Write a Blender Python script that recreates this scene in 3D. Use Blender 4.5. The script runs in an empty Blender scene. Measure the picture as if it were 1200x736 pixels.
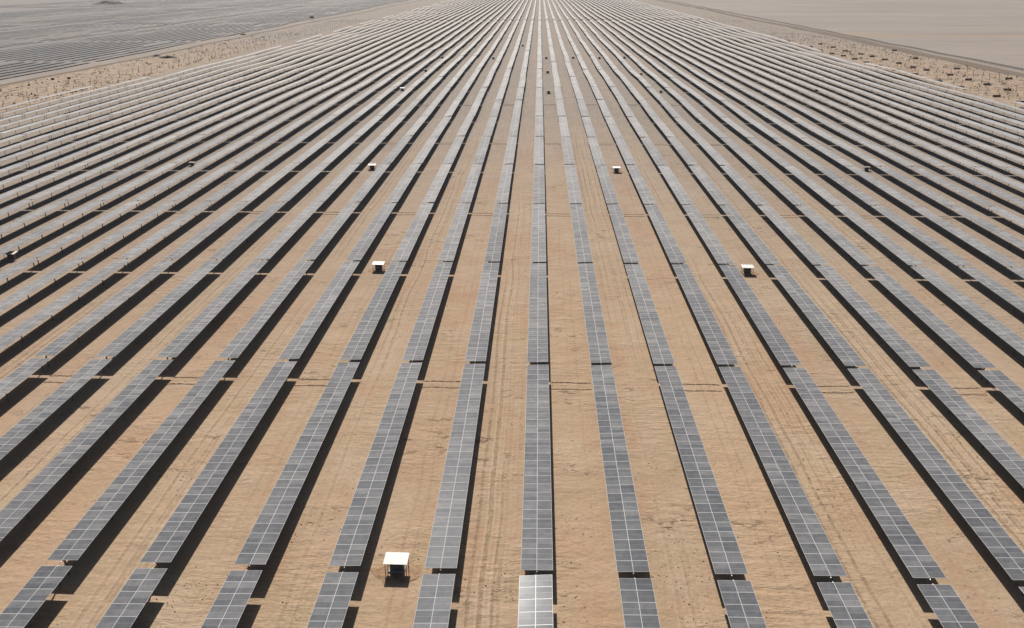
import bpy, math, random
from mathutils import Vector, Matrix, noise as mnoise

random.seed(7)
R = math.radians
scene = bpy.context.scene
col = scene.collection

# ------------------------------------------------------------------ layout
PITCH = 13.8            # row spacing
X0 = 0.54               # middle row
GAP0 = 89.7             # first cross gap
STEP = 66.5             # tracker spacing along a row
HP = 3.1                # height of the panel plane
CAM_H = 81.12
NCOL = 28
CELL = 2.33
TABLE_L = NCOL * CELL
HALF_W = 2.31
LAST_K = 23
ROAD_Y = 1648.0

SUN = Vector((-0.6, 3.45, 3.1)).normalized()


def smooth(a, b, x):
    t = min(1.0, max(0.0, (x - a) / (b - a)))
    return t * t * (3 - 2 * t)


def terrain(x, y):
    """Gentle swells of the desert floor, growing beyond the first tables."""
    k = smooth(200, 620, y) * smooth(-540, -430, x) * (1 - smooth(900, 3000, x)) * (1 - smooth(3200, 5200, y))
    h = 0.0
    if k > 0:
        h = k * (1.2 * mnoise.noise(Vector((x / 120.0, y / 85.0, 3.1))) + 0.9 * mnoise.noise(Vector((x / 420.0, y / 380.0, 8.3))))
    return h


# ------------------------------------------------------------------ mesh helper
class MB:
    def __init__(self):
        self.v, self.f, self.m = [], [], []

    def face(self, pts, mat=0):
        n = len(self.v)
        self.v += [tuple(p) for p in pts]
        self.f.append(tuple(range(n, n + len(pts))))
        self.m.append(mat)

    def box(self, x0, x1, y0, y1, z0, z1, mat=0, top=None):
        n = len(self.v)
        self.v += [(x0, y0, z0), (x1, y0, z0), (x1, y1, z0), (x0, y1, z0), (x0, y0, z1), (x1, y0, z1), (x1, y1, z1), (x0, y1, z1)]
        for q in ((3, 2, 1, 0), (4, 5, 6, 7), (0, 1, 5, 4), (1, 2, 6, 5), (2, 3, 7, 6), (3, 0, 4, 7)):
            self.f.append(tuple(n + i for i in q))
            self.m.append(mat)
        if top is not None:
            self.m[-5] = top

    def tube(self, a, b, r0, r1=None, n=8, mat=0):
        r1 = r0 if r1 is None else r1
        a, b = Vector(a), Vector(b)
        d = (b - a).normalized()
        u = d.orthogonal().normalized()
        w = d.cross(u)
        s = len(self.v)
        for p, r in ((a, r0), (b, r1)):
            for i in range(n):
                t = 2 * math.pi * i / n
                self.v.append(tuple(p + (u * math.cos(t) + w * math.sin(t)) * r))
        for i in range(n):
            j = (i + 1) % n
            self.f.append((s + i, s + j, s + n + j, s + n + i))
            self.m.append(mat)
        self.f.append(tuple(s + i for i in reversed(range(n))))
        self.m.append(mat)
        self.f.append(tuple(s + n + i for i in range(n)))
        self.m.append(mat)

    def mesh(self, name, mats):
        me = bpy.data.meshes.new(name)
        me.from_pydata(self.v, [], self.f)
        for m in mats:
            me.materials.append(m)
        me.polygons.foreach_set('material_index', self.m)
        me.update()
        return me

    def build(self, name, mats, parent=None, loc=(0, 0, 0)):
        return link(name, self.mesh(name, mats), parent, loc)


def link(name, data, parent=None, loc=(0, 0, 0)):
    o = bpy.data.objects.new(name, data)
    col.objects.link(o)
    o.location = loc
    o.parent = parent
    return o


def tag(o, label=None, cat=None, group=None, kind=None):
    if label: o['label'] = label
    if cat: o['category'] = cat
    if group: o['group'] = group
    if kind: o['kind'] = kind
    return o


def kids(o, table):
    return table.get(o.name, [])


# ------------------------------------------------------------------ materials
class NT:
    def __init__(self, name):
        self.mat = bpy.data.materials.new(name)
        self.mat.use_nodes = True
        self.t = self.mat.node_tree
        self.b = self.t.nodes['Principled BSDF']

    def n(self, typ, **kw):
        nd = self.t.nodes.new(typ)
        for k, v in kw.items():
            setattr(nd, k, v)
        return nd

    def put(self, sock, v):
        if hasattr(v, 'is_output'):
            self.t.links.new(v, sock)
        elif isinstance(v, (tuple, list)) and len(v) == 3 and sock.type == 'RGBA':
            sock.default_value = (*v, 1)
        else:
            sock.default_value = v

    def math(self, op, a, b=0.0, c=0.0, clamp=False):
        nd = self.n('ShaderNodeMath', operation=op, use_clamp=clamp)
        for s, v in zip(nd.inputs, (a, b, c)):
            self.put(s, v)
        return nd.outputs[0]

    def mix(self, fac, a, b):
        nd = self.n('ShaderNodeMix', data_type='RGBA')
        self.put(nd.inputs[0], fac)
        self.put(nd.inputs[6], a)
        self.put(nd.inputs[7], b)
        return nd.outputs[2]

    def noise(self, vec, scale, detail=3.0, rough=0.55):
        nd = self.n('ShaderNodeTexNoise')
        self.put(nd.inputs['Vector'], vec)
        nd.inputs['Scale'].default_value = scale
        nd.inputs['Detail'].default_value = detail
        nd.inputs['Roughness'].default_value = rough
        return nd.outputs['Fac']

    def ramp(self, v, lo, hi, a=0.0, b=1.0):
        nd = self.n('ShaderNodeMapRange', interpolation_type='SMOOTHSTEP')
        self.put(nd.inputs[0], v)
        for i, x in zip((1, 2, 3, 4), (lo, hi, a, b)):
            nd.inputs[i].default_value = x
        return nd.outputs[0]

    def scaled(self, vec, sx, sy, sz=1.0):
        nd = self.n('ShaderNodeVectorMath', operation='MULTIPLY')
        self.put(nd.inputs[0], vec)
        nd.inputs[1].default_value = (sx, sy, sz)
        return nd.outputs[0]


def plain(name, colr, rough=0.6, metal=0.0, vary=0.12, scale=3.0):
    k = NT(name)
    co = k.n('ShaderNodeTexCoord').outputs['Object']
    f = k.noise(co, scale, 4.0)
    f = k.ramp(f, 0.3, 0.7)
    dark = tuple(c * (1 - vary) for c in colr)
    lite = tuple(min(1, c * (1 + vary)) for c in colr)
    k.put(k.b.inputs['Base Color'], k.mix(f, dark, lite))
    k.b.inputs['Roughness'].default_value = rough
    k.b.inputs['Metallic'].default_value = metal
    return k.mat


def glass_material(name, tau, dust_col, cell_col, spec, rough):
    """Solar glass: dark cells under a thin film of desert dust. Light crosses the film at a slant, so
    the film covers 1 - exp(-tau / cos) of the glass, as a real dust layer does from any viewpoint."""
    k = NT(name)
    geo = k.n('ShaderNodeNewGeometry')
    oi = k.n('ShaderNodeObjectInfo')
    rnd = k.math('FRACT', k.math('ADD', geo.outputs['Random Per Island'], k.math('MULTIPLY', oi.outputs['Random'], 7.31)))
    pos = geo.outputs['Position']
    d = k.ramp(k.noise(pos, 0.9, 4.0, 0.65), 0.3, 0.72, 0.82, 1.18)
    d2 = k.ramp(k.noise(pos, 0.035, 2.0), 0.3, 0.7, 0.85, 1.15)
    r2 = k.math('MULTIPLY_ADD', k.math('POWER', rnd, 3.0), 0.55, 0.84)
    depth = k.math('MULTIPLY', k.math('MULTIPLY', d, d2), k.math('MULTIPLY', r2, k.math('MULTIPLY_ADD', oi.outputs['Random'], 0.34 * tau, 0.83 * tau)))
    dp = k.n('ShaderNodeVectorMath', operation='DOT_PRODUCT')
    k.put(dp.inputs[0], geo.outputs['Incoming'])
    k.put(dp.inputs[1], geo.outputs['Normal'])
    cosv = k.math('MAXIMUM', k.math('ABSOLUTE', dp.outputs['Value']), 0.03)
    fac = k.math('SUBTRACT', 1.0, k.math('EXPONENT', k.math('MULTIPLY', k.math('DIVIDE', depth, cosv), -1.0)))
    k.put(k.b.inputs['Base Color'], k.mix(fac, cell_col, dust_col))
    k.put(k.b.inputs['Roughness'], k.math('MULTIPLY_ADD', rnd, 0.05, rough))
    k.b.inputs['IOR'].default_value = 1.45
    k.b.inputs['Specular IOR Level'].default_value = spec
    return k.mat


M = {}
M['glass'] = glass_material('dusty_solar_glass', 0.178, (0.530, 0.503, 0.475), (0.014, 0.024, 0.040), 0.012, 0.30)
M['glossy_glass'] = glass_material('glossy_solar_glass', 0.20, (0.530, 0.503, 0.475), (0.014, 0.024, 0.040), 0.013, 0.20)  # smoother copy for the one table that catches the sun glint
M['field_glass'] = glass_material('bluish_solar_glass', 0.05, (0.30, 0.303, 0.305), (0.03, 0.036, 0.046), 0.02, 0.35)
M['alu'] = plain('aluminium_frame', (0.60, 0.59, 0.57), 0.6, 0.0, 0.06)
M['alu'].node_tree.nodes['Principled BSDF'].inputs['Specular IOR Level'].default_value = 0.1
M['bright_alu'] = plain('glint_aluminium_frame', (0.80, 0.80, 0.79), 0.5, 0.0, 0.03)  # frame colour painted whiter to stand out on the glinting table
M['back'] = plain('module_backsheet', (0.035, 0.035, 0.035), 0.6)
M['steel'] = plain('galvanised_steel', (0.42, 0.42, 0.41), 0.5, 0.5)
M['post'] = plain('dull_steel_post', (0.21, 0.20, 0.19), 0.6, 0.2)
M['rust'] = plain('weathered_steel_pile', (0.20, 0.155, 0.12), 0.7, 0.2)
M['white'] = plain('white_sheet_roof', (0.70, 0.66, 0.605), 0.6, 0.0, 0.08)
M['dullroof'] = plain('dusty_sheet_roof', (0.22, 0.18, 0.145), 0.8)
M['cabinet'] = plain('grey_cabinet_paint', (0.11, 0.11, 0.115), 0.5)
M['vent'] = plain('black_vent', (0.03, 0.03, 0.03), 0.6)
M['concrete'] = plain('concrete_plinth', (0.36, 0.33, 0.29), 0.85)
M['carton'] = plain('module_carton', (0.17, 0.12, 0.085), 0.8, 0, 0.2)
M['timber'] = plain('pallet_timber', (0.30, 0.22, 0.14), 0.8, 0, 0.2)
M['bark'] = plain('bark', (0.10, 0.075, 0.055), 0.9)
M['leaf'] = plain('thorn_tree_leaves', (0.045, 0.06, 0.03), 0.8, 0, 0.4, 1.0)
M['wire'] = plain('fence_steel', (0.22, 0.20, 0.18), 0.6, 0.2)


def ground_material():
    k = NT('desert_sand')
    pos = k.n('ShaderNodeNewGeometry').outputs['Position']
    sep = k.n('ShaderNodeSeparateXYZ')
    k.put(sep.inputs[0], pos)
    x, y = sep.outputs[0], sep.outputs[1]
    big = k.noise(pos, 0.012, 4.0)
    mid = k.noise(pos, 0.11, 4.0, 0.6)
    hue = k.noise(k.scaled(pos, 1.0, 0.45), 0.17, 3.0)
    fine = k.noise(pos, 1.4, 6.0, 0.65)
    base = k.mix(k.ramp(hue, 0.36, 0.64), (0.392, 0.256, 0.163), (0.366, 0.270, 0.168))
    base = k.mix(k.ramp(mid, 0.38, 0.68), base, (0.418, 0.308, 0.212))
    base = k.mix(k.math('MULTIPLY', k.ramp(big, 0.35, 0.65), 0.35), base, (0.289, 0.207, 0.140))
    # each aisle was graded on its own day: a slightly different tone, and broad paler or redder patches
    lane = k.n('ShaderNodeTexWhiteNoise', noise_dimensions='1D')
    k.put(lane.inputs['W'], k.math('FLOOR', k.math('DIVIDE', k.math('SUBTRACT', x, X0), PITCH)))
    base = k.mix(k.math('MULTIPLY', lane.outputs['Value'], 0.38), base, (0.440, 0.322, 0.205))
    base = k.mix(k.math('MULTIPLY', k.math('FRACT', k.math('MULTIPLY', lane.outputs['Value'], 7.7)), 0.38), base, (0.420, 0.258, 0.160))
    broad = k.noise(k.scaled(pos, 1.0, 0.5), 0.045, 3.0, 0.6)
    base = k.mix(k.math('MULTIPLY', k.ramp(broad, 0.52, 0.66), 0.55), base, (0.435, 0.330, 0.232))
    base = k.mix(k.math('MULTIPLY', k.ramp(broad, 0.34, 0.47, 1.0, 0.0), 0.65), base, (0.365, 0.215, 0.128))
    # undisturbed, paler and greyer desert outside the built block
    far = k.noise(k.scaled(pos, 0.25, 1.0), 0.006, 5.0, 0.6)
    desert = k.mix(k.ramp(far, 0.35, 0.65), (0.246, 0.214, 0.189), (0.290, 0.252, 0.221))
    patch = k.noise(k.scaled(pos, 0.35, 1.0), 0.0045, 3.0, 0.5)
    desert = k.mix(k.math('MULTIPLY', k.ramp(patch, 0.56, 0.68), 0.7), desert, (0.320, 0.246, 0.176))
    desert = k.mix(k.math('MULTIPLY', k.ramp(k.noise(k.scaled(pos, 0.16, 1.0), 0.021, 3.0), 0.54, 0.68), 0.42), desert, (0.172, 0.148, 0.129))
    wob = k.math('MULTIPLY', k.math('SUBTRACT', k.noise(pos, 0.03, 2.0), 0.5), 16.0)
    xo = k.math('ADD', x, wob)
    out_r = k.ramp(xo, 434, 446)
    out_l = k.ramp(k.math('MULTIPLY', xo, -1.0), 432, 452)
    outside = k.math('MAXIMUM', out_r, out_l)
    # fading with distance, as through haze, painted into the built area's sand
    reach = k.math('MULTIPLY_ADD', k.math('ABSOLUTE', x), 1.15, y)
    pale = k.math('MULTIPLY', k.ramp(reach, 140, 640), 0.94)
    # the two outer strips are still being dug over: warm, rough soil
    ax = k.math('ABSOLUTE', k.math('ADD', x, 13.0))
    strip = k.math('MULTIPLY', k.math('MULTIPLY', k.ramp(ax, 322, 334), k.ramp(ax, 415, 432, 1.0, 0.0)), k.ramp(y, 700, 1300, 1.0, 0.0))
    pale = k.math('MULTIPLY', pale, k.math('SUBTRACT', 1.0, k.math('MULTIPLY', strip, 0.62)))
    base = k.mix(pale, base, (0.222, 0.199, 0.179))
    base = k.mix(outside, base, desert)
    plant = k.ramp(k.math('MULTIPLY', x, -1.0), 452, 470)
    base = k.mix(k.math('MULTIPLY', plant, 0.7), base, (0.205, 0.196, 0.186))
    churn = k.noise(k.scaled(pos, 1.0, 0.6), 0.16, 5.0, 0.7)
    base = k.mix(k.math('MULTIPLY', k.math('MULTIPLY', k.ramp(churn, 0.50, 0.58), strip), 0.85), base, (0.155, 0.115, 0.085))
    base = k.mix(k.math('MULTIPLY', k.math('MULTIPLY', k.ramp(churn, 0.38, 0.46, 1.0, 0.0), strip), 0.8), base, (0.42, 0.33, 0.24))
    # wheel tracks: pairs of ruts in every second aisle
    u = k.math('SUBTRACT', x, X0 - PITCH * 0.5)
    wv = k.math('MULTIPLY', k.math('SUBTRACT', k.noise(k.scaled(pos, 0.02, 0.02), 1.0, 2.0), 0.5), 3.0)
    u = k.math('ADD', u, wv)
    ruts = []
    rims = []
    for off, per in ((0.0, 2 * PITCH), (2.6, 2 * PITCH), (-PITCH + 1.0, 2 * PITCH), (-1.7, 2 * PITCH)):
        w = k.math('SUBTRACT', k.math('MULTIPLY', k.math('FRACT', k.math('ADD', k.math('DIVIDE', k.math('SUBTRACT', u, off), per), 100.5)), per), per * 0.5)
        r = k.math('SUBTRACT', k.math('ABSOLUTE', w), 0.95)
        rims.append(k.ramp(k.math('ABSOLUTE', k.math('SUBTRACT', k.math('ABSOLUTE', r), 0.55)), 0.05, 0.28, 1.0, 0.0))
        ruts.append(k.ramp(k.math('ABSOLUTE', r), 0.10, 0.38, 1.0, 0.0))
    strength = k.ramp(k.noise(k.scaled(pos, 1.0, 0.05), 0.09, 2.0), 0.36, 0.62)
    rut = k.math('MULTIPLY', k.math('MAXIMUM', ruts[0], k.math('MULTIPLY', ruts[1], 0.8)), strength)
    tread = k.ramp(k.noise(k.scaled(pos, 1.0, 0.35), 1.1, 4.0, 0.7), 0.34, 0.60)
    rut = k.math('MULTIPLY', k.math('MAXIMUM', rut, k.math('MULTIPLY', ruts[3], k.ramp(k.noise(k.scaled(pos, 1.0, 0.04), 0.11, 2.0), 0.46, 0.6))), tread)
    rut = k.math('MAXIMUM', rut, k.math('MULTIPLY', ruts[2], k.math('MULTIPLY', strength, 0.35)))
    rut = k.math('MULTIPLY', rut, k.math('SUBTRACT', 1.0, outside))
    rim = k.math('MULTIPLY', k.math('MULTIPLY', k.math('MAXIMUM', rims[0], rims[1]), strength), k.math('SUBTRACT', 1.0, outside))
    base = k.mix(k.math('MULTIPLY', rim, 0.42), base, (0.47, 0.365, 0.26))
    base = k.mix(k.math('MULTIPLY', rut, 0.85), base, (0.257, 0.176, 0.109))
    # aisle crumbs along the drive lines
    comb = k.noise(k.scaled(pos, 1.0, 0.05), 1.2, 4.0, 0.7)
    base = k.mix(k.math('MULTIPLY', k.ramp(comb, 0.48, 0.68), k.math('SUBTRACT', 0.55, k.math('MULTIPLY', outside, 0.5))), base, (0.390, 0.289, 0.183))
    # clods, footprints and scuffs
    sc = k.noise(k.scaled(pos, 0.6, 1.0), 0.42, 5.0, 0.7)
    where = k.ramp(k.noise(k.scaled(pos, 1.0, 1.6), 0.033, 4.0, 0.6), 0.52, 0.62)
    scuff = k.math('MULTIPLY', k.ramp(sc, 0.56, 0.66), where)
    base = k.mix(k.math('MULTIPLY', scuff, 0.55), base, (0.211, 0.144, 0.094))
    base = k.mix(k.math('MULTIPLY', k.ramp(fine, 0.35, 0.7), 0.32), base, (0.234, 0.164, 0.109))
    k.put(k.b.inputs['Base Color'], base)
    k.b.inputs['Roughness'].default_value = 0.95
    k.b.inputs['Specular IOR Level'].default_value = 0.15
    # relief
    ripple = k.noise(k.scaled(pos, 0.30, 1.0), 0.8, 4.0, 0.6)
    h = k.math('MULTIPLY_ADD', ripple, k.ramp(k.noise(pos, 0.04, 3.0), 0.38, 0.64, 0.06, 0.46), k.math('MULTIPLY', fine, 0.14))
    h = k.math('ADD', h, k.math('MULTIPLY', scuff, 0.22))
    h = k.math('SUBTRACT', h, k.math('MULTIPLY', rut, 0.12))
    h = k.math('ADD', h, k.math('MULTIPLY', k.noise(pos, 0.22, 3.0), 0.35))
    bp = k.n('ShaderNodeBump')
    bp.inputs['Strength'].default_value = 1.0
    bp.inputs['Distance'].default_value = 1.0
    k.put(bp.inputs['Height'], h)
    k.put(k.b.inputs['Normal'], bp.outputs[0])
    return k.mat


def soil_material(name, a, b, scale=0.4):
    k = NT(name)
    pos = k.n('ShaderNodeNewGeometry').outputs['Position']
    f = k.noise(pos, scale, 5.0, 0.65)
    k.put(k.b.inputs['Base Color'], k.mix(k.ramp(f, 0.35, 0.65), a, b))
    k.b.inputs['Roughness'].default_value = 0.95
    k.b.inputs['Specular IOR Level'].default_value = 0.1
    bp = k.n('ShaderNodeBump')
    bp.inputs['Strength'].default_value = 0.6
    bp.inputs['Distance'].default_value = 0.5
    k.put(bp.inputs['Height'], f)
    k.put(k.b.inputs['Normal'], bp.outputs[0])
    return k.mat


M['sand'] = ground_material()
M['track'] = soil_material('compacted_track', (0.135, 0.104, 0.08), (0.185, 0.142, 0.108))
M['bank'] = soil_material('dark_bank', (0.085, 0.078, 0.070), (0.135, 0.12, 0.105))
M['spoil'] = soil_material('trench_spoil', (0.25, 0.17, 0.11), (0.33, 0.235, 0.15), 0.9)
M['dug'] = soil_material('dug_soil', (0.27, 0.165, 0.10), (0.35, 0.235, 0.145), 0.8)
M['rock'] = soil_material('dark_rock', (0.10, 0.09, 0.08), (0.19, 0.17, 0.15), 0.02)

# ------------------------------------------------------------------ ground, one sheet to the horizon
def span(a, b, s):
    n = max(1, round((b - a) / s))
    return [a + (b - a) * i / n for i in range(n)]


gx = span(-24000, -6000, 6000) + span(-6000, -2000, 1000) + span(-2000, -500, 60) + span(-500, 410, 12) + span(410, 480, 5) \
    + span(480, 2000, 60) + span(2000, 6000, 1000) + span(6000, 24000, 6000) + [24000]
gy = span(-6000, -500, 1500) + span(-500, 0, 100) + span(0, 1700, 14) + span(1700, 3600, 40) + span(3600, 7000, 400) + span(7000, 31000, 6000) + [31000]


def ground_z(x, y):
    z = terrain(x, y)
    # low bank along the outer side of the perimeter track on the right
    bank = 1.6 * math.exp(-((x - 446) / 5.0) ** 2) * smooth(300, 420, y)
    return z + bank


verts = [(x, y, ground_z(x, y)) for y in gy for x in gx]
nx = len(gx)
faces = [(j * nx + i, j * nx + i + 1, (j + 1) * nx + i + 1, (j + 1) * nx + i) for j in range(len(gy) - 1) for i in range(nx - 1)]
me = bpy.data.meshes.new('ground')
me.from_pydata(verts, [], faces)
me.materials.append(M['sand'])
me.polygons.foreach_set('use_smooth', [True] * len(faces))
me.update()
ground = tag(link('ground', me), kind='structure')


def gz(x, y):
    return ground_z(x, y)


def ribbon(name, pts, width, mat, lift):
    """A strip of track laid just above the ground."""
    mb = MB()
    n = len(pts)
    for i in range(n - 1):
        (xa, ya), (xb, yb) = pts[i], pts[i + 1]
        cols = 6
        for c in range(cols):
            qa = []
            for (px, py, cc) in ((xa, ya, c), (xa, ya, c + 1), (xb, yb, c + 1), (xb, yb, c)):
                o = (cc / cols - 0.5) * width
                if abs(xb - xa) < abs(yb - ya):
                    q = (px + o, py)
                else:
                    q = (px, py + o)
                qa.append((q[0], q[1], gz(*q) + lift))
            mb.face(qa)
    o = mb.build(name, [mat])
    return tag(o, kind='structure')


ribbon('perimeter_track', [(427 + 3 * math.sin(y / 160), y) for y in range(300, 3300, 24)], 19, M['track'], 0.12)
ribbon('earth_bank', [(447, y) for y in range(300, 3300, 12)], 9, M['bank'], 0.15)
ribbon('dirt_track', [(-433 + 3 * math.sin(y / 140), y) for y in range(300, 3300, 24)], 7, M['track'], 0.10)
ribbon('cross_road', [(x, ROAD_Y) for x in range(-420, 415, 15)], 7, M['track'], 0.14)

# ------------------------------------------------------------------ camera
cam_d = bpy.data.cameras.new('camera')
cam = bpy.data.objects.new('camera', cam_d)
col.objects.link(cam)
scene.camera = cam
cam_d.sensor_width = 36
cam_d.lens = 36 * 933 / 1200
cam_d.clip_start = 1
cam_d.clip_end = 60000
PIT, YAW, ROLL = 0.4017, -0.0331, 0.0022
fwd_h = Vector((math.sin(YAW), math.cos(YAW), 0))
right = Vector((math.cos(YAW), -math.sin(YAW), 0))
fwd = fwd_h * math.cos(PIT) + Vector((0, 0, -math.sin(PIT)))
up = right.cross(fwd)
r2 = right * math.cos(ROLL) + -up * math.sin(ROLL) * -1 * -1
u2 = up * math.cos(ROLL) + right * math.sin(ROLL)
cam.matrix_world = Matrix(((r2.x, u2.x, -fwd.x, 0), (r2.y, u2.y, -fwd.y, 0), (r2.z, u2.z, -fwd.z, CAM_H), (0, 0, 0, 1)))
cam_pos = Vector((0, 0, CAM_H))


def project(x, y, z):
    d = Vector((x, y, z)) - cam_pos
    zc = d.dot(fwd)
    if zc < 1:
        return None
    return 600 + 933 * d.dot(r2) / zc, 368 - 933 * d.dot(u2) / zc, zc


# ------------------------------------------------------------------ trackers
def add_panel(mb, x0, x1, y0, y1, z=0.0, fr=0.031, seam=0.014):
    """One module: two glass halves, aluminium rim and seam, shallow sides. mats: 0 glass, 1 alu, 2 back"""
    t = 0.045
    zt, zb = z, z - t
    ym = (y0 + y1) / 2
    ix0, ix1 = x0 + fr, x1 - fr
    gl = z - 0.004
    for (a, b) in ((y0 + fr, ym - seam / 2), (ym + seam / 2, y1 - fr)):
        mb.face([(ix0, a, gl), (ix1, a, gl), (ix1, b, gl), (ix0, b, gl)], 0)
    mb.face([(ix0, ym - seam / 2, zt), (ix1, ym - seam / 2, zt), (ix1, ym + seam / 2, zt), (ix0, ym + seam / 2, zt)], 1)
    mb.face([(x0, y0, zt), (x1, y0, zt), (x1, y0 + fr, zt), (x0, y0 + fr, zt)], 1)
    mb.face([(x0, y1 - fr, zt), (x1, y1 - fr, zt), (x1, y1, zt), (x0, y1, zt)], 1)
    mb.face([(x0, y0 + fr, zt), (ix0, y0 + fr, zt), (ix0, y1 - fr, zt), (x0, y1 - fr, zt)], 1)
    mb.face([(ix1, y0 + fr, zt), (x1, y0 + fr, zt), (x1, y1 - fr, zt), (ix1, y1 - fr, zt)], 1)
    mb.face([(x0, y0, zb), (x1, y0, zb), (x1, y0, zt), (x0, y0, zt)], 1)
    mb.face([(x1, y1, zb), (x0, y1, zb), (x0, y1, zt), (x1, y1, zt)], 1)
    mb.face([(x0, y1, zb), (x0, y0, zb), (x0, y0, zt), (x0, y1, zt)], 1)
    mb.face([(x1, y0, zb), (x1, y1, zb), (x1, y1, zt), (x1, y0, zt)], 1)
    mb.face([(x0, y1, zb), (x1, y1, zb), (x1, y0, zb), (x0, y0, zb)], 2)


PW = HALF_W - 0.012      # module length across the row
GAPM = 0.012
MATS = [M['glass'], M['alu'], M['back'], M['post']]
mb = MB()
add_panel(mb, -PW / 2, PW / 2, -CELL / 2 + GAPM, CELL / 2 - GAPM)
panel_mesh = mb.mesh('solar_panel', MATS)
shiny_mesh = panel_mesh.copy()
shiny_mesh.materials[0] = M['glossy_glass']
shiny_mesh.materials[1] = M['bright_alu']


def col_centres(gapped):
    ys = []
    total = TABLE_L
    cell = CELL
    breaks = (5, 11, 17, 23) if gapped else ()
    g = 0.34
    cell = (TABLE_L - g * len(breaks)) / NCOL
    y = -TABLE_L / 2
    for c in range(NCOL):
        if c in breaks:
            y += g
        ys.append((y, y + cell))
        y += cell
    return ys


def table_mesh(gapped):
    mb = MB()
    for (a, b) in col_centres(gapped):
        for s in (-1, 1):
            c = s * HALF_W / 2
            add_panel(mb, c - PW / 2, c + PW / 2, a + GAPM, b - GAPM)
    return mb.mesh('panel_table', MATS)


table_plain = table_mesh(False)
POSTS = [-TABLE_L / 2 + 0.5 + i * (TABLE_L - 1.0) / 5 for i in range(6)]

mb = MB()
mb.tube((0, -TABLE_L / 2 - 0.25, -0.17), (0, TABLE_L / 2 + 0.25, -0.17), 0.085, n=8)
for c in range(NCOL + 1):                      # module rails across the tube
    y = -TABLE_L / 2 + c * CELL
    y = min(max(y, -TABLE_L / 2 + 0.1), TABLE_L / 2 - 0.1)
    mb.box(-1.5, 1.5, y - 0.03, y + 0.03, -0.085, -0.048)
tube_mesh = mb.mesh('torque_tube', [M['steel']])

mb = MB()
mb.box(-0.10, 0.10, -0.13, -0.115, -4.2, -0.27)
mb.box(-0.10, 0.10, 0.115, 0.13, -4.2, -0.27)
mb.box(-0.008, 0.008, -0.115, 0.115, -4.2, -0.27)
mb.box(-0.2, 0.2, -0.08, 0.08, -0.265, -0.258)
post_mesh = mb.mesh('support_post', [M['post']])

mb = MB()
mb.tube((0, -0.22, -0.17), (0, 0.22, -0.17), 0.2, n=12)
mb.box(-0.13, 0.13, -0.12, 0.12, -0.62, -0.372)
mb.tube((0.13, 0, -0.5), (0.42, 0, -0.5), 0.08, n=10)
drive_mesh = mb.mesh('drive_motor', [M['cabinet']])

mb = MB()                                       # tube and posts of tables too far to tell their posts apart
mb.box(-0.085, 0.085, -TABLE_L / 2 - 0.25, TABLE_L / 2 + 0.25, -0.255, -0.085)
for y in POSTS:
    mb.box(-0.08, 0.08, y - 0.10, y + 0.10, -4.2, -0.257)
frame_mesh = mb.mesh('support_frame', [M['post']])

sites = []
rng = random.Random(11)
for k in list(range(0, LAST_K + 1)) + list(range(LAST_K + 1, 49)):
    if k <= LAST_K:
        yc = GAP0 + STEP * (k - 0.5)
    else:
        yc = GAP0 + STEP * (LAST_K + (k - LAST_K - 0.5)) + 22
    for i in range(-25, 24):
        if i <= -25 and not (6 <= k <= 8): continue
        if i == -24 and k > 9: continue
        if i == -23 and (k > 12 and k % 3 == 0): continue
        if i == 23 and k in (8, 12, 13): continue
        x = X0 + PITCH * i
        far = smooth(2.5, 7, k)
        jz = rng.uniform(-1, 1) * (0.05 + 0.16 * far)
        jx = rng.uniform(-1, 1) * (0.05 + 0.13 * far)
        roll = R(-1.4) + rng.gauss(0, 1) * R(0.4 + 0.35 * far)
        z0, z1 = terrain(x, yc - 33), terrain(x, yc + 33)
        slope = math.atan2(z1 - z0, 66)
        P = []
        for (dx, dy) in ((-2.3, -32.6), (2.3, -32.6), (2.3, 32.6), (-2.3, 32.6), (0, 20), (0, 0), (0, -20), (0, 29), (0, -29)):
            q = project(x + dx, yc + dy, HP)
            P.append(q)
        seen = any(q and -5 < q[0] < 1205 and -5 < q[1] < 741 for q in P)
        q = project(x, yc, HP)
        zc = q[2] if q else 60
        # visible area in the picture, roughly
        vis = sum(1 for t in range(21) for q in [project(x, yc - 32.6 + 65.2 * t / 20, HP)] if q and 0 < q[0] < 1200 and 0 < q[1] < 736)
        area = vis / (max(zc, 60) ** 3) * 1e9
        sites.append(dict(k=k, i=i, x=x + jx, y=yc, z=(z0 + z1) / 2 + jz, slope=slope, roll=roll, seen=seen, area=area))

visible = sorted([s for s in sites if s['seen'] and s['area'] > 0], key=lambda s: -s['area'])
solo = visible[:296]
for s in solo: s['solo'] = True

ORD = {1: 'first', 2: 'second', 3: 'third', 4: 'fourth', 5: 'fifth', 6: 'sixth', 7: 'seventh', 8: 'eighth', 9: 'ninth', 10: 'tenth',
       11: 'eleventh', 12: 'twelfth', 13: 'thirteenth', 14: 'fourteenth', 15: 'fifteenth', 16: 'sixteenth', 17: 'seventeenth',
       18: 'eighteenth', 19: 'nineteenth', 20: 'twentieth', 21: 'twenty-first', 22: 'twenty-second', 23: 'twenty-third', 24: 'twenty-fourth', 25: 'twenty-fifth'}
first_k = {}
for s in visible:
    first_k[s['i']] = min(first_k.get(s['i'], 99), s['k'])


def tracker_label(s):
    n = s['k'] - first_k[s['i']] + 1
    i = s['i']
    if i == 0:
        if s['k'] == 0:
            return 'solar table with a bright glint on its panels, nearest in the straight middle row'
        row = 'in the straight upright middle row'
        return '%s solar table from the near end %s' % (ORD[n], row)
    side = 'right' if i > 0 else 'left'
    return '%s solar table from the near end, %s row %s of the straight middle row' % (ORD[n], ORD[abs(i)], side)


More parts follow.
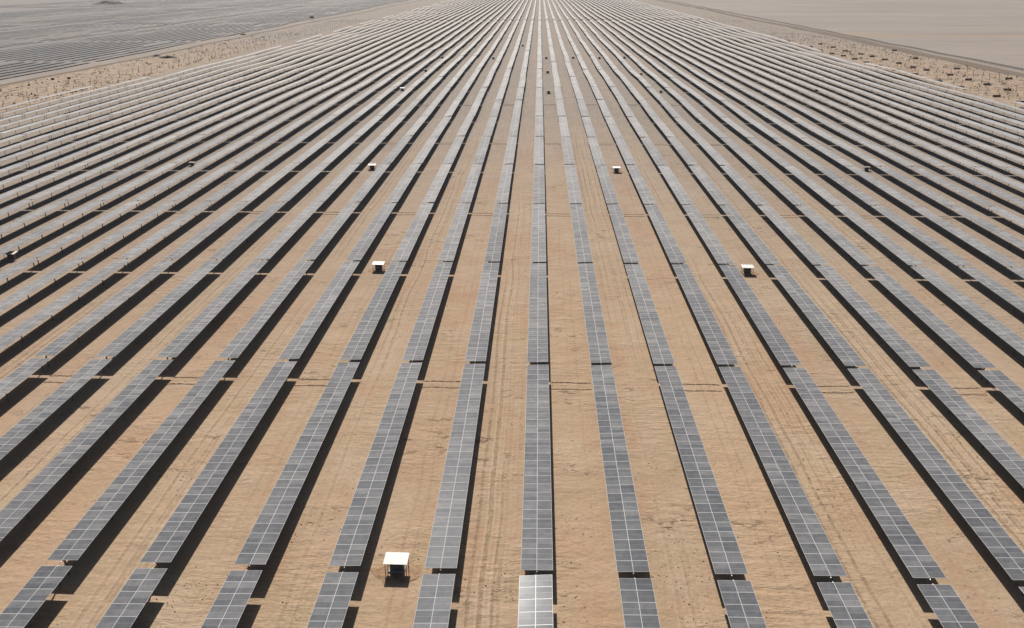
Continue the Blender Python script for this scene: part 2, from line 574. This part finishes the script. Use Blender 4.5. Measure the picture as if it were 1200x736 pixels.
TG = 'solar tracker tables in parallel rows'
for s in solo:
    root = link('solar_tracker', None)
    root.empty_display_size = 1
    root.location = (s['x'], s['y'], s['z'])
    root.rotation_euler = (s['slope'], s['roll'], 0)
    tag(root, tracker_label(s), 'solar tracker', TG)
    pz = HP
    if s['k'] <= 1:
        glint = s['k'] == 0 and s['i'] == 0
        if glint:
            root.rotation_euler = (R(0.4), R(-4.0), 0)
        for c in range(NCOL):
            y = -TABLE_L / 2 + (c + 0.5) * CELL
            for sd in (-1, 1):
                o = link('solar_panel', shiny_mesh if glint else panel_mesh, root, (sd * HALF_W / 2, y, pz))
                o.rotation_euler = (rng.gauss(0, 1) * R(0.25), rng.gauss(0, 1) * R(0.25), 0)
        link('torque_tube', tube_mesh, root, (0, 0, pz))
        for y in POSTS:
            link('support_post', post_mesh, root, (0, y, pz))
        link('drive_motor', drive_mesh, root, (0, POSTS[3] + 0.6, pz))
    else:
        link('panel_table', table_plain, root, (0, 0, pz))
        if s['k'] <= 3:
            link('torque_tube', tube_mesh, root, (0, 0, pz))
            for y in POSTS:
                link('support_post', post_mesh, root, (0, y, pz))
        else:
            link('support_frame', frame_mesh, root, (0, 0, pz))


def slab_table(mb, x, y, z, slope, roll, length=TABLE_L, parts=1, posts=True):
    """A distant table: two rows of glass with bright rims, tube and posts, as part of a mass."""
    ca, sa = math.cos(slope), math.sin(slope)
    tr = math.tan(roll)

    def P(a, b, c):
        return (x + a, y + b * ca, z + b * sa - a * tr + c)
    L = length / 2
    e = 0.06
    t = 0.05
    mb.face([P(-HALF_W, -L, HP), P(-HALF_W + e, -L, HP), P(-HALF_W + e, L, HP), P(-HALF_W, L, HP)], 1)
    mb.face([P(HALF_W - e, -L, HP), P(HALF_W, -L, HP), P(HALF_W, L, HP), P(HALF_W - e, L, HP)], 1)
    mb.face([P(-e, -L, HP), P(e, -L, HP), P(e, L, HP), P(-e, L, HP)], 1)
    for (a, b) in ((-HALF_W + e, -e), (e, HALF_W - e)):
        for q in range(parts):
            u0, u1 = -L + 2 * L * q / parts, -L + 2 * L * (q + 1) / parts
            mb.face([P(a, u0, HP - .004), P(b, u0, HP - .004), P(b, u1, HP - .004), P(a, u1, HP - .004)], 0)
    c = [(-HALF_W, -L), (HALF_W, -L), (HALF_W, L), (-HALF_W, L)]
    for q in range(4):
        a, b = c[q], c[(q + 1) % 4]
        mb.face([P(*a, HP - t), P(*b, HP - t), P(*b, HP), P(*a, HP)], 1)
    mb.face([P(*c[3], HP - t), P(*c[2], HP - t), P(*c[1], HP - t), P(*c[0], HP - t)], 2)
    if posts:
        for yy in POSTS:
            a = P(0, yy, HP - t - .03)
            mb.box(a[0] - .09, a[0] + .09, a[1] - .11, a[1] + .11, a[2] - 3.8, a[2], 3)


mass = MB()
for s in sites:
    if s.get('solo'): continue
    if not s['seen'] and s['k'] <= 2 and abs(s['i']) > 16: continue
    slab_table(mass, s['x'], s['y'], s['z'], s['slope'], s['roll'], parts=7 if s['k'] < 14 else 3, posts=s['k'] < 12)
o = mass.build('distant_solar_trackers', MATS)
tag(o, 'mass of tiny far solar tables where the parallel rows run together', 'solar trackers', kind='stuff')

# neighbouring plant beyond the bare strip on the left
mass = MB()
rng2 = random.Random(5)
for blk, (xa, xb, ya, yb) in enumerate(((-462, -905, 300, 1500), (-470, -1330, 1540, 2320), (-935, -1500, 700, 1500), (-480, -1650, 2380, 3250), (-1540, -2300, 1300, 2300))):
    x = xa
    col_n = 0
    while x > xb:
        y = ya + rng2.uniform(-2, 2)
        run = 0
        while y < yb:
            if rng2.random() > 0.04:
                zz = terrain(x, y + 33) + rng2.uniform(-.15, .15)
                slab_table(mass, x, y + 33, zz, 0, rng2.gauss(0, 1) * R(0.7), parts=3, posts=False)
            run += 1
            y += STEP + (11 if run % 4 == 0 else 0)
        col_n += 1
        x -= PITCH + (16 if col_n % 14 == 0 else 0)
o = mass.build('neighbouring_solar_field', [M['field_glass'], M['alu'], M['back'], M['post']])
tag(o, 'grey neighbouring field of solar rows beyond the bare strip at upper left', 'solar field', kind='stuff')

# ------------------------------------------------------------------ inverter shelters
def shelter_meshes():
    d = {}
    mb = MB()
    n = 8
    w, dd = 1.76, 1.2
    for i in range(n):                           # low-pitched sheet with shallow folds
        xa, xb = -w + 2 * w * i / n, -w + 2 * w * (i + 1) / n
        za, zb = (0.03 if i % 2 else 0.0), (0.0 if i % 2 else 0.03)
        top = [(xa, -dd, 2.13 + za), (xb, -dd, 2.13 + zb), (xb, dd, 2.33 + zb), (xa, dd, 2.33 + za)]
        mb.face(top)
        mb.face([(p[0], p[1], p[2] - 0.05) for p in reversed(top)])
        mb.face([(top[0][0], top[0][1], top[0][2] - .05), (top[1][0], top[1][1], top[1][2] - .05), top[1], top[0]])
        mb.face([(top[2][0], top[2][1], top[2][2] - .05), (top[3][0], top[3][1], top[3][2] - .05), top[3], top[2]])
    for s in (-1, 1):
        mb.face([(s * w, -dd, 2.08), (s * w, dd, 2.28), (s * w, dd, 2.33), (s * w, -dd, 2.13)])
    d['roof'] = mb.mesh('roof', [M['white']])
    d['dull_roof'] = mb.mesh('roof', [M['dullroof']])
    mb = MB()
    mb.box(-0.045, 0.045, -0.045, 0.045, -0.4, 2.06)
    mb.box(-0.11, 0.11, -0.11, 0.11, 0.0, 0.05)
    d['post'] = mb.mesh('post', [M['post']])
    mb = MB()
    mb.box(-1.0, 1.0, -0.36, 0.75, 0.26, 1.93)
    mb.box(-1.04, 1.04, -0.40, 0.79, 1.933, 1.97)
    mb.box(-0.012, 0.012, -0.385, -0.362, 0.30, 1.74)
    d['cabinet'] = mb.mesh('cabinet', [M['cabinet']])
    mb = MB()
    for q in range(6):
        mb.box(-0.32, 0.32, -0.40, -0.363, 1.25 + q * 0.07, 1.29 + q * 0.07)
    d['vent'] = mb.mesh('vent_grille', [M['vent']])
    mb = MB()
    mb.box(-0.02, 0.02, -0.41, -0.363, 0.95, 1.15)
    d['handle'] = mb.mesh('handle', [M['alu']])
    mb = MB()
    mb.box(-1.2, 1.2, -0.6, 0.9, -0.4, 0.25)
    d['plinth'] = mb.mesh('plinth', [M['concrete']])
    return d


SM = shelter_meshes()
SH = [  # row position, base x, base y, label
    (-20.2, 93.2, 'nearest and largest white-roofed inverter shelter, casting a dark square shadow at lower left of centre'),
    (-47.3, 223.4, 'white-roofed inverter shelter between the third and fourth rows left of the middle row'),
    (62.1, 223.4, 'white-roofed inverter shelter between the fourth and fifth rows right of the middle row'),
    (-75.3, 357.0, 'small white-topped inverter shelter between the fifth and sixth rows left of the middle row'),
    (35.2, 354.5, 'small white-topped inverter shelter between the second and third rows right of the middle row'),
    (-163.6, 230.0, 'inverter shelter with bright white roof near the left edge, among dark shadow bands'),
    (-160.2, 362.0, 'tiny inverter shelter wedged between left rows, behind the one at the left edge'),
    (147.8, 360.0, 'tiny inverter shelter between the tenth and eleventh rows right of the middle row'),
    (7.4, 609.0, 'nearer of two tiny inverter shelters just right of the straight middle row'),
    (7.9, 745.0, 'farther of two tiny dark inverter shelters just right of the straight middle row'),
    (211.0, 630.0, 'tiny inverter shelter among the far right rows, below the crates'),
    (91.4, 616.0, 'tiny inverter shelter between the sixth and seventh rows right of the middle row, nearer one'),
    (91.2, 740.0, 'tiny inverter shelter between the sixth and seventh rows right of the middle row, farther one'),
    (-103.8, 622.0, 'tiny white-topped inverter shelter between the seventh and eighth rows left of the middle row'),
    (-103.4, 754.0, 'speck of an inverter shelter between the seventh and eighth left rows, second back'),
    (-103.9, 893.0, 'speck of an inverter shelter between the seventh and eighth left rows, farthest back'),
    (-48.0, 876.0, 'speck of an inverter shelter between the third and fourth left rows, far back'),
    (7.6, 878.0, 'speck of an inverter shelter right of the middle row, behind the two dark ones'),
    (36.0, 880.0, 'speck of an inverter shelter between the second and third right rows, far back'),
    (63.5, 878.0, 'speck of an inverter shelter between the fourth and fifth right rows, far back'),
    (90.2, 884.0, 'speck of an inverter shelter between the sixth and seventh right rows, far back'),
    (-20.4, 1051.0, 'farthest speck of an inverter shelter, left of the straight middle row'),
]
for (x, y, lab) in SH:
    root = link('inverter_shelter', None)
    root.location = (x, y, gz(x, y))
    root.rotation_euler = (0, 0, rng.uniform(-.04, .04))
    tag(root, lab, 'inverter shelter', 'inverter shelters between the rows')
    if lab.startswith('tiny') and 'white' not in lab:
        root.scale = (0.8, 0.8, 0.8)
    rf = SM['roof'] if 'white' in lab else SM['dull_roof']
    link('roof', rf, root)
    for sx in (-1, 1):
        for sy in (-1, 1):
            link('post', SM['post'], root, (sx * 1.55, sy * 0.95, 0.0 if sy < 0 else 0.15))
    cb = link('cabinet', SM['cabinet'], root)
    for s in (-1, 1):
        link('vent_grille', SM['vent'], cb, (s * 0.5, 0, 0))
        link('handle', SM['handle'], cb, (s * 0.12, 0, 0))
    link('plinth', SM['plinth'], root)

# low spill of dug soil round the nearest shelters
for (x, y, lab) in SH[:5]:
    mb = MB()
    n = 30
    rows = []
    for j, (rad, h) in enumerate(((3.4, -0.06), (2.9, 0.05), (2.3, 0.12), (1.9, 0.10), (0.2, 0.03))):
        ring = []
        for i in range(n):
            a = 2 * math.pi * i / n
            w = 1 + 0.30 * mnoise.noise(Vector((math.cos(a) * 1.7 + x, math.sin(a) * 1.7 + y, 0.4 * j)))
            px, py = x + math.cos(a) * rad * w * 1.1, y - 0.3 + math.sin(a) * rad * w * 0.8
            ring.append((px, py, gz(px, py) + h * (1 + 0.9 * mnoise.noise(Vector((px * 1.3, py * 1.3, 4.4))))))
        rows.append(ring)
    for j in range(4):
        for i in range(n):
            q = (i + 1) % n
            mb.face([rows[j][i], rows[j][q], rows[j + 1][q], rows[j + 1][i]])
    mb.face(rows[-1])
    tag(mb.build('dug_soil', [M['dug']]), kind='structure')

# ------------------------------------------------------------------ cable trench ridges across aisles at every second gap
def ridge(xa, xb, y):
    mb = MB()
    n = 40
    prof = [(-0.26, -0.1), (-0.17, 0.06), (-0.04, 0.13), (0.08, 0.12), (0.2, 0.05), (0.28, -0.1)]
    rows = []
    for i in range(n + 1):
        x = xa + (xb - xa) * i / n
        e = min(1.0, min(i, n - i) / 1.0 + 0.15)
        w = 0.22 * mnoise.noise(Vector((x * 0.35, y, 1.5)))
        g = gz(x, y)
        rows.append([(x, y + w + a * rng.uniform(.9, 1.1), g + (b * e * rng.uniform(.25, 1.3) if b > 0 else b)) for a, b in prof])
    for i in range(n):
        for j in range(len(prof) - 1):
            mb.face([rows[i][j], rows[i + 1][j], rows[i + 1][j + 1], rows[i][j + 1]])
    for p in rows[0], rows[-1]:
        mb.face(p)
    o = mb.build('trench_ridge', [M['spoil']])
    tag(o, kind='structure')


for k in (1, 3, 5, 7):
    yb = GAP0 + STEP * k
    for i in range(-10, 12, 2):
        if k > 3 and abs(i) > 6: continue
        xa, xb = X0 + PITCH * i + 2.6, X0 + PITCH * (i + 1) - 2.4
        q = project((xa + xb) / 2, yb, 0)
        if not q or q[0] < -60 or q[0] > 1260: continue
        ridge(xa, xb, yb - 6.0)
        ridge(xa, xb, yb - 3.1)

# ------------------------------------------------------------------ bare driven piles at both edges
mb = MB()
mb.box(-0.11, 0.11, -0.15, -0.11, -1.0, 2.5)
mb.box(-0.11, 0.11, 0.11, 0.15, -1.0, 2.5)
mb.box(-0.03, 0.03, -0.11, 0.11, -1.0, 2.5)
shaft = mb.mesh('pile_shaft', [M['rust']])
mb = MB()
mb.box(-0.16, 0.16, -1.1, 1.1, 2.503, 2.68)
cap = mb.mesh('bearing_beam', [M['rust']])
piles = []
rp = random.Random(3)
for x, ya, yb in ((-354.6, 505, 860), (-367.4, 511, 880), (-380.5, 523, 780)):
    y = ya
    while y < yb:
        if rp.random() > 0.28: piles.append((x + rp.uniform(-.3, .3), y + rp.uniform(-2.2, 2.2), 'l'))
        y += 12.6
for x, ya, yb in ((330.8, 560, 900), (344.6, 560, 1150), (358.4, 560, 1150), (372.2, 560, 1150), (386.0, 600, 1100), (399.8, 600, 1100)):
    y = ya
    while y < yb:
        if rp.random() > 0.3: piles.append((x + rp.uniform(-.3, .3), y + rp.uniform(-2.5, 2.5), 'r'))
        y += 13.3
piles.sort(key=lambda p: p[1])
rest = MB()
for n, (x, y, sd) in enumerate(piles):
    z = gz(x, y)
    if n < 290:
        root = link('steel_pile', None)
        root.location = (x, y, z)
        root.rotation_euler = (0, 0, rp.uniform(-.05, .05))
        if sd == 'l':
            tag(root, 'bare rusty steel pile in the tan strip along the left edge', 'steel pile', 'bare piles in the left strip')
        else:
            tag(root, 'bare rusty steel pile in the strip between right rows and track', 'steel pile', 'bare piles in the right strip')
        link('pile_shaft', shaft, root)
        link('bearing_beam', cap, root)
    else:
        rest.box(x - .11, x + .11, y - .15, y + .15, z - 1, z + 2.5)
        rest.box(x - .16, x + .16, y - 1.1, y + 1.1, z + 2.503, z + 2.68)
# far strip of piles, too many and too small to tell apart
for x in (-340.9, -354.6, -367.4, -380.5, -394.5):
    y = 884
    while y < 1700:
        if rp.random() > 0.3:
            y += rp.uniform(-3, 3)
            z = gz(x, y)
            rest.box(x - .11, x + .11, y - .15, y + .15, z - 1, z + 2.5)
            rest.box(x - .16, x + .16, y - 1.6, y + 1.6, z + 2.503, z + 2.68)
        y += 11.9
for x in (344.6, 358.4, 372.2, 386.0):
    y = 1165
    while y < 1800:
        if rp.random() > 0.3:
            y += rp.uniform(-3, 3)
            z = gz(x, y)
            rest.box(x - .11, x + .11, y - .15, y + .15, z - 1, z + 2.5)
        y += 13.3
o = rest.build('distant_steel_piles', [M['rust']])
tag(o, 'far bare piles blurring together along both edges of the rows', 'steel piles', kind='stuff')

# ------------------------------------------------------------------ crates of panels set out along the right strip
mb = MB()
mb.box(-1.2, 1.2, -0.62, 0.62, 0.16, 1.55)
mb.box(-1.22, 1.22, -0.64, 0.64, 0.55, 0.60)
mb.box(-1.22, 1.22, -0.64, 0.64, 1.10, 1.15)
box_mesh = mb.mesh('carton', [M['carton']])
mb = MB()
for yy in (-0.55, 0, 0.55):
    mb.box(-1.2, 1.2, yy - 0.05, yy + 0.05, 0.0, 0.11)
for q in range(7):
    xx = -1.1 + q * 2.2 / 6
    mb.box(xx - 0.08, xx + 0.08, -0.62, 0.62, 0.113, 0.157)
pal_mesh = mb.mesh('pallet', [M['timber']])
spots = []
for y in (568, 601, 653, 690, 734, 775, 813, 846, 881, 915, 950, 990, 1030, 1075, 1120):
    spots.append((329.6, y))
for y in (640, 670, 699, 729, 777, 806, 838, 872, 905, 940, 985, 1030, 1080):
    spots.append((357.6, y))
for y in (700, 790, 880, 985):
    spots.append((392.5 if y < 900 else 413, y))
CG = 'crates of panels set out along the right strip'
for n, (x, y) in enumerate(spots):
    x += rp.uniform(-.6, .6)
    y += rp.uniform(-2, 2)
    for s in (-1, 1):
        root = link('panel_crate', None)
        px = x + s * 1.45 + rp.uniform(-.1, .1)
        py = y + rp.uniform(-.35, .35)
        root.location = (px, py, gz(px, py))
        root.rotation_euler = (0, 0, rp.uniform(-.12, .12))
        which = 'line beside the outermost right row' if x < 340 else ('second line out from the right rows' if x < 370 else 'few near the perimeter track')
        tag(root, 'dark paired crate on a pallet in the ' + which, 'crate', CG)
        link('carton', box_mesh, root)
        link('pallet', pal_mesh, root)
for n, (x, y, lab) in enumerate(((-416.6, 694, 'dark crate in the left strip, left of two by the grey field'), (-406.3, 701, 'dark crate in the left strip, right of two by the grey field'))):
    root = link('panel_crate', None)
    root.location = (x, y, gz(x, y))
    tag(root, lab, 'crate', 'crates in the left strip')
    link('carton', box_mesh, root)
    link('pallet', pal_mesh, root)

# loose bundle of torque tubes lying in the left strip
mb = MB()
for q in range(5):
    mb.tube((q * 0.24 - .5, -9, 0.14), (q * 0.24 - .5, 9, 0.14), 0.115, n=6)
for q in range(3):
    mb.tube((q * 0.24 - .26, -9, 0.36), (q * 0.24 - .26, 9, 0.36), 0.115, n=6)
o = mb.build('tube_bundle', [M['rust']], loc=(-407.2, 620, gz(-407.2, 620) - 0.02))
tag(o, 'long dark bundle of steel tubes lying in the left strip', 'tube bundle')

# clods and stones thrown up between the rows near the camera
mb = MB()
rc = random.Random(21)
count = 0
while count < 9000:
    y = 70 + 330 * rc.random() ** 1.8
    half = 30 + y * 0.62
    x = rc.uniform(-half, half)
    if mnoise.noise(Vector((x / 9.0, y / 14.0, 2.2))) < rc.uniform(-0.05, 0.75): continue
    r = 0.03 + 0.10 * rc.random() ** 3
    z = terrain(x, y) + r * 0.3
    pts = []
    for dx, dy, dz in ((1, 0, 0), (0, 1, 0), (-1, 0, 0), (0, -1, 0), (0, 0, .8), (0, 0, -.8)):
        q = rc.uniform(.7, 1.3) * r
        pts.append((x + dx * q * 1.2, y + dy * q, z + dz * q))
    for a, b, c in ((0, 1, 4), (1, 2, 4), (2, 3, 4), (3, 0, 4), (1, 0, 5), (2, 1, 5), (3, 2, 5), (0, 3, 5)):
        mb.face([pts[a], pts[b], pts[c]])
    count += 1
while count < 13000:                              # coarser rubble in the two outer strips
    left = rc.random() < 0.5
    x = rc.uniform(-428, -346) if left else rc.uniform(326, 416)
    y = 500 + 800 * rc.random() ** 1.5
    if mnoise.noise(Vector((x / 15.0, y / 30.0, 7.2))) < rc.uniform(-0.2, 0.6): continue
    r = 0.18 + 0.75 * rc.random() ** 3
    z = gz(x, y) + r * 0.25
    pts = []
    for dx, dy, dz in ((1, 0, 0), (0, 1, 0), (-1, 0, 0), (0, -1, 0), (0, 0, .8), (0, 0, -.8)):
        q = rc.uniform(.7, 1.3) * r
        pts.append((x + dx * q * 1.2, y + dy * q, z + dz * q))
    for a, b, c in ((0, 1, 4), (1, 2, 4), (2, 3, 4), (3, 0, 4), (1, 0, 5), (2, 1, 5), (3, 2, 5), (0, 3, 5)):
        mb.face([pts[a], pts[b], pts[c]])
    count += 1
o = mb.build('clods', [M['spoil']])
tag(o, kind='stuff')

# heaps of spoil and a thorn tree by the left track
def heap(x, y, sx, sy, h, lab, mat, name='soil_heap', cat='soil heap'):
    mb = MB()
    n, m = 28, 9
    sd = rp.uniform(0, 99)
    rows = []
    for j in range(m + 1):
        t = j / m
        ring = []
        for i in range(n):
            a = 2 * math.pi * i / n
            wob = 1 + 0.28 * mnoise.noise(Vector((math.cos(a) * 1.6 + sd, math.sin(a) * 1.6, t * 2)))
            r = (1 - t) * wob
            z = h * (1 - (1 - t) ** 2) * (1 + 0.35 * mnoise.noise(Vector((math.cos(a) * r * 3 + sd, math.sin(a) * r * 3, 5))))
            ring.append((math.cos(a) * r * sx, math.sin(a) * r * sy, z - 0.3 * (1 - t)))
        rows.append(ring)
    for j in range(m):
        for i in range(n):
            k = (i + 1) % n
            mb.face([rows[j][i], rows[j][k], rows[j + 1][k], rows[j + 1][i]])
    o = mb.build(name, [mat], loc=(x, y, gz(x, y)))
    return tag(o, lab, cat)


heap(-404, 895, 11, 5, 2.4, 'long low heap of dark soil in the left strip', M['rock'])
heap(-424, 912, 6, 4, 1.9, 'smaller dark soil heap left of the long low one', M['rock'])
heap(-446, 1255, 5, 4, 2.2, 'dark soil heap beside the track at the edge of the grey field', M['rock'])
heap(-1370, 2680, 55, 24, 9, 'low dark rocky mound far off at the top left', M['rock'], 'rocky_mound', 'mound')
heap(-1700, 2560, 45, 20, 6, 'low rocky mound at the extreme top left', M['rock'], 'rocky_mound', 'mound')


def thorn_tree(x, y, h, lab):
    root = link('thorn_tree', None)
    root.location = (x, y, gz(x, y))
    tag(root, lab, 'tree')
    tr = MB()
    tr.tube((0, 0, -0.3), (0.1, 0, h * 0.4), 0.28, 0.18)
    limbs = []
    for q in range(6):
        a = q * 1.05 + rp.uniform(-.3, .3)
        e = Vector((math.cos(a) * h * 0.42, math.sin(a) * h * 0.42, h * rp.uniform(.68, .9)))
        tr.tube((0.1, 0, h * 0.38), e, 0.13, 0.04, n=6)
        limbs.append(e)
    tr.build('trunk', [M['bark']], root)
    cr = MB()
    for e in limbs + [Vector((0, 0, h * .9))]:
        for q in range(150):
            p = e + Vector((rp.gauss(0, 1) * h * .17, rp.gauss(0, 1) * h * .17, rp.gauss(0, 1) * h * .09))
            u = Vector((rp.uniform(-1, 1), rp.uniform(-1, 1), rp.uniform(-1, 1))).normalized() * 0.28
            w = u.orthogonal().normalized() * 0.2
            cr.face([p - u, p + w, p + u, p - w])
    cr.build('crown', [M['leaf']], root)


thorn_tree(-449, 1661, 7.5, 'lone dark tree at the boundary between the grey field and the rows')

# ------------------------------------------------------------------ perimeter fence on the right bank
root = link('perimeter_fence', None)
root.location = (440.0, 1500, 0)
tag(root, 'thin wire fence on posts along the outer side of the right perimeter track', 'fence')
mb = MB()
mb.box(-0.06, 0.06, -0.06, 0.06, -0.6, 2.4)
mb.box(-0.02, 0.30, -0.02, 0.02, 2.403, 2.45)
fpost = mb.mesh('fence_post', [M['wire']])
fp = []
y = 560
while y < 3200:
    fp.append(y)
    y += 6.0 if y < 1200 else 12.0
rest = MB()
for n, y in enumerate(fp):
    z = gz(440, y)
    if n < 98:
        link('fence_post', fpost, root, (0, y - 1500, z))
    else:
        rest.box(-0.07, 0.07, y - 1500 - .07, y - 1500 + .07, z - .6, z + 2.4)
o = rest.build('distant_fence_posts', [M['wire']], root)
o['kind'] = 'stuff'
mb = MB()
for a, b in zip(fp[:-1], fp[1:]):
    za, zb = gz(440, a), gz(440, b)
    for hh in (0.35, 0.8, 1.25, 1.7, 2.15):
        mb.tube((0.07, a - 1500, za + hh), (0.07, b - 1500, zb + hh), 0.022, n=4)
mb.build('fence_wire', [M['wire']], root)

# ------------------------------------------------------------------ air
hb = MB()
hb.box(-26000, 26000, -8000, 33000, -4.0, 96.0)
hz = hb.build('haze', [])
tag(hz, kind='stuff')
hm = bpy.data.materials.new('desert_haze')
hm.use_nodes = True
nt = hm.node_tree
nt.nodes.clear()
out = nt.nodes.new('ShaderNodeOutputMaterial')
pv = nt.nodes.new('ShaderNodeVolumePrincipled')
pv.inputs['Color'].default_value = (0.86, 0.87, 0.90, 1)
pv.inputs['Density'].default_value = 0.000025
pv.inputs['Anisotropy'].default_value = 0.25
nt.links.new(pv.outputs[0], out.inputs['Volume'])
hz.data.materials.append(hm)

# ------------------------------------------------------------------ light
w = bpy.data.worlds.new('World')
scene.world = w
w.use_nodes = True
nt = w.node_tree
bg = nt.nodes['Background']
sky = nt.nodes.new('ShaderNodeTexSky')
sky.sky_type = 'NISHITA'
sky.sun_disc = False
el = math.asin(SUN.z)
az = math.atan2(SUN.x, SUN.y)
sky.sun_elevation = el
sky.sun_rotation = az
sky.dust_density = 2.0
sky.air_density = 1.0
nt.links.new(sky.outputs[0], bg.inputs[0])
bg.inputs[1].default_value = 0.05
sd = bpy.data.lights.new('sun', 'SUN')
sd.energy = 5.0
sd.angle = R(0.5)
sd.color = (1.0, 0.955, 0.90)
so = bpy.data.objects.new('sun', sd)
col.objects.link(so)
so.rotation_euler = SUN.to_track_quat('Z', 'Y').to_euler()

vs = scene.view_settings
scene.display_settings.display_device = 'sRGB'
vs.view_transform = 'Standard'
vs.look = 'None'
vs.gamma = 1
vs.use_curve_mapping = False
vs.exposure = 0.24
scene.cycles.max_bounces = 5
scene.cycles.diffuse_bounces = 1
scene.cycles.volume_bounces = 0
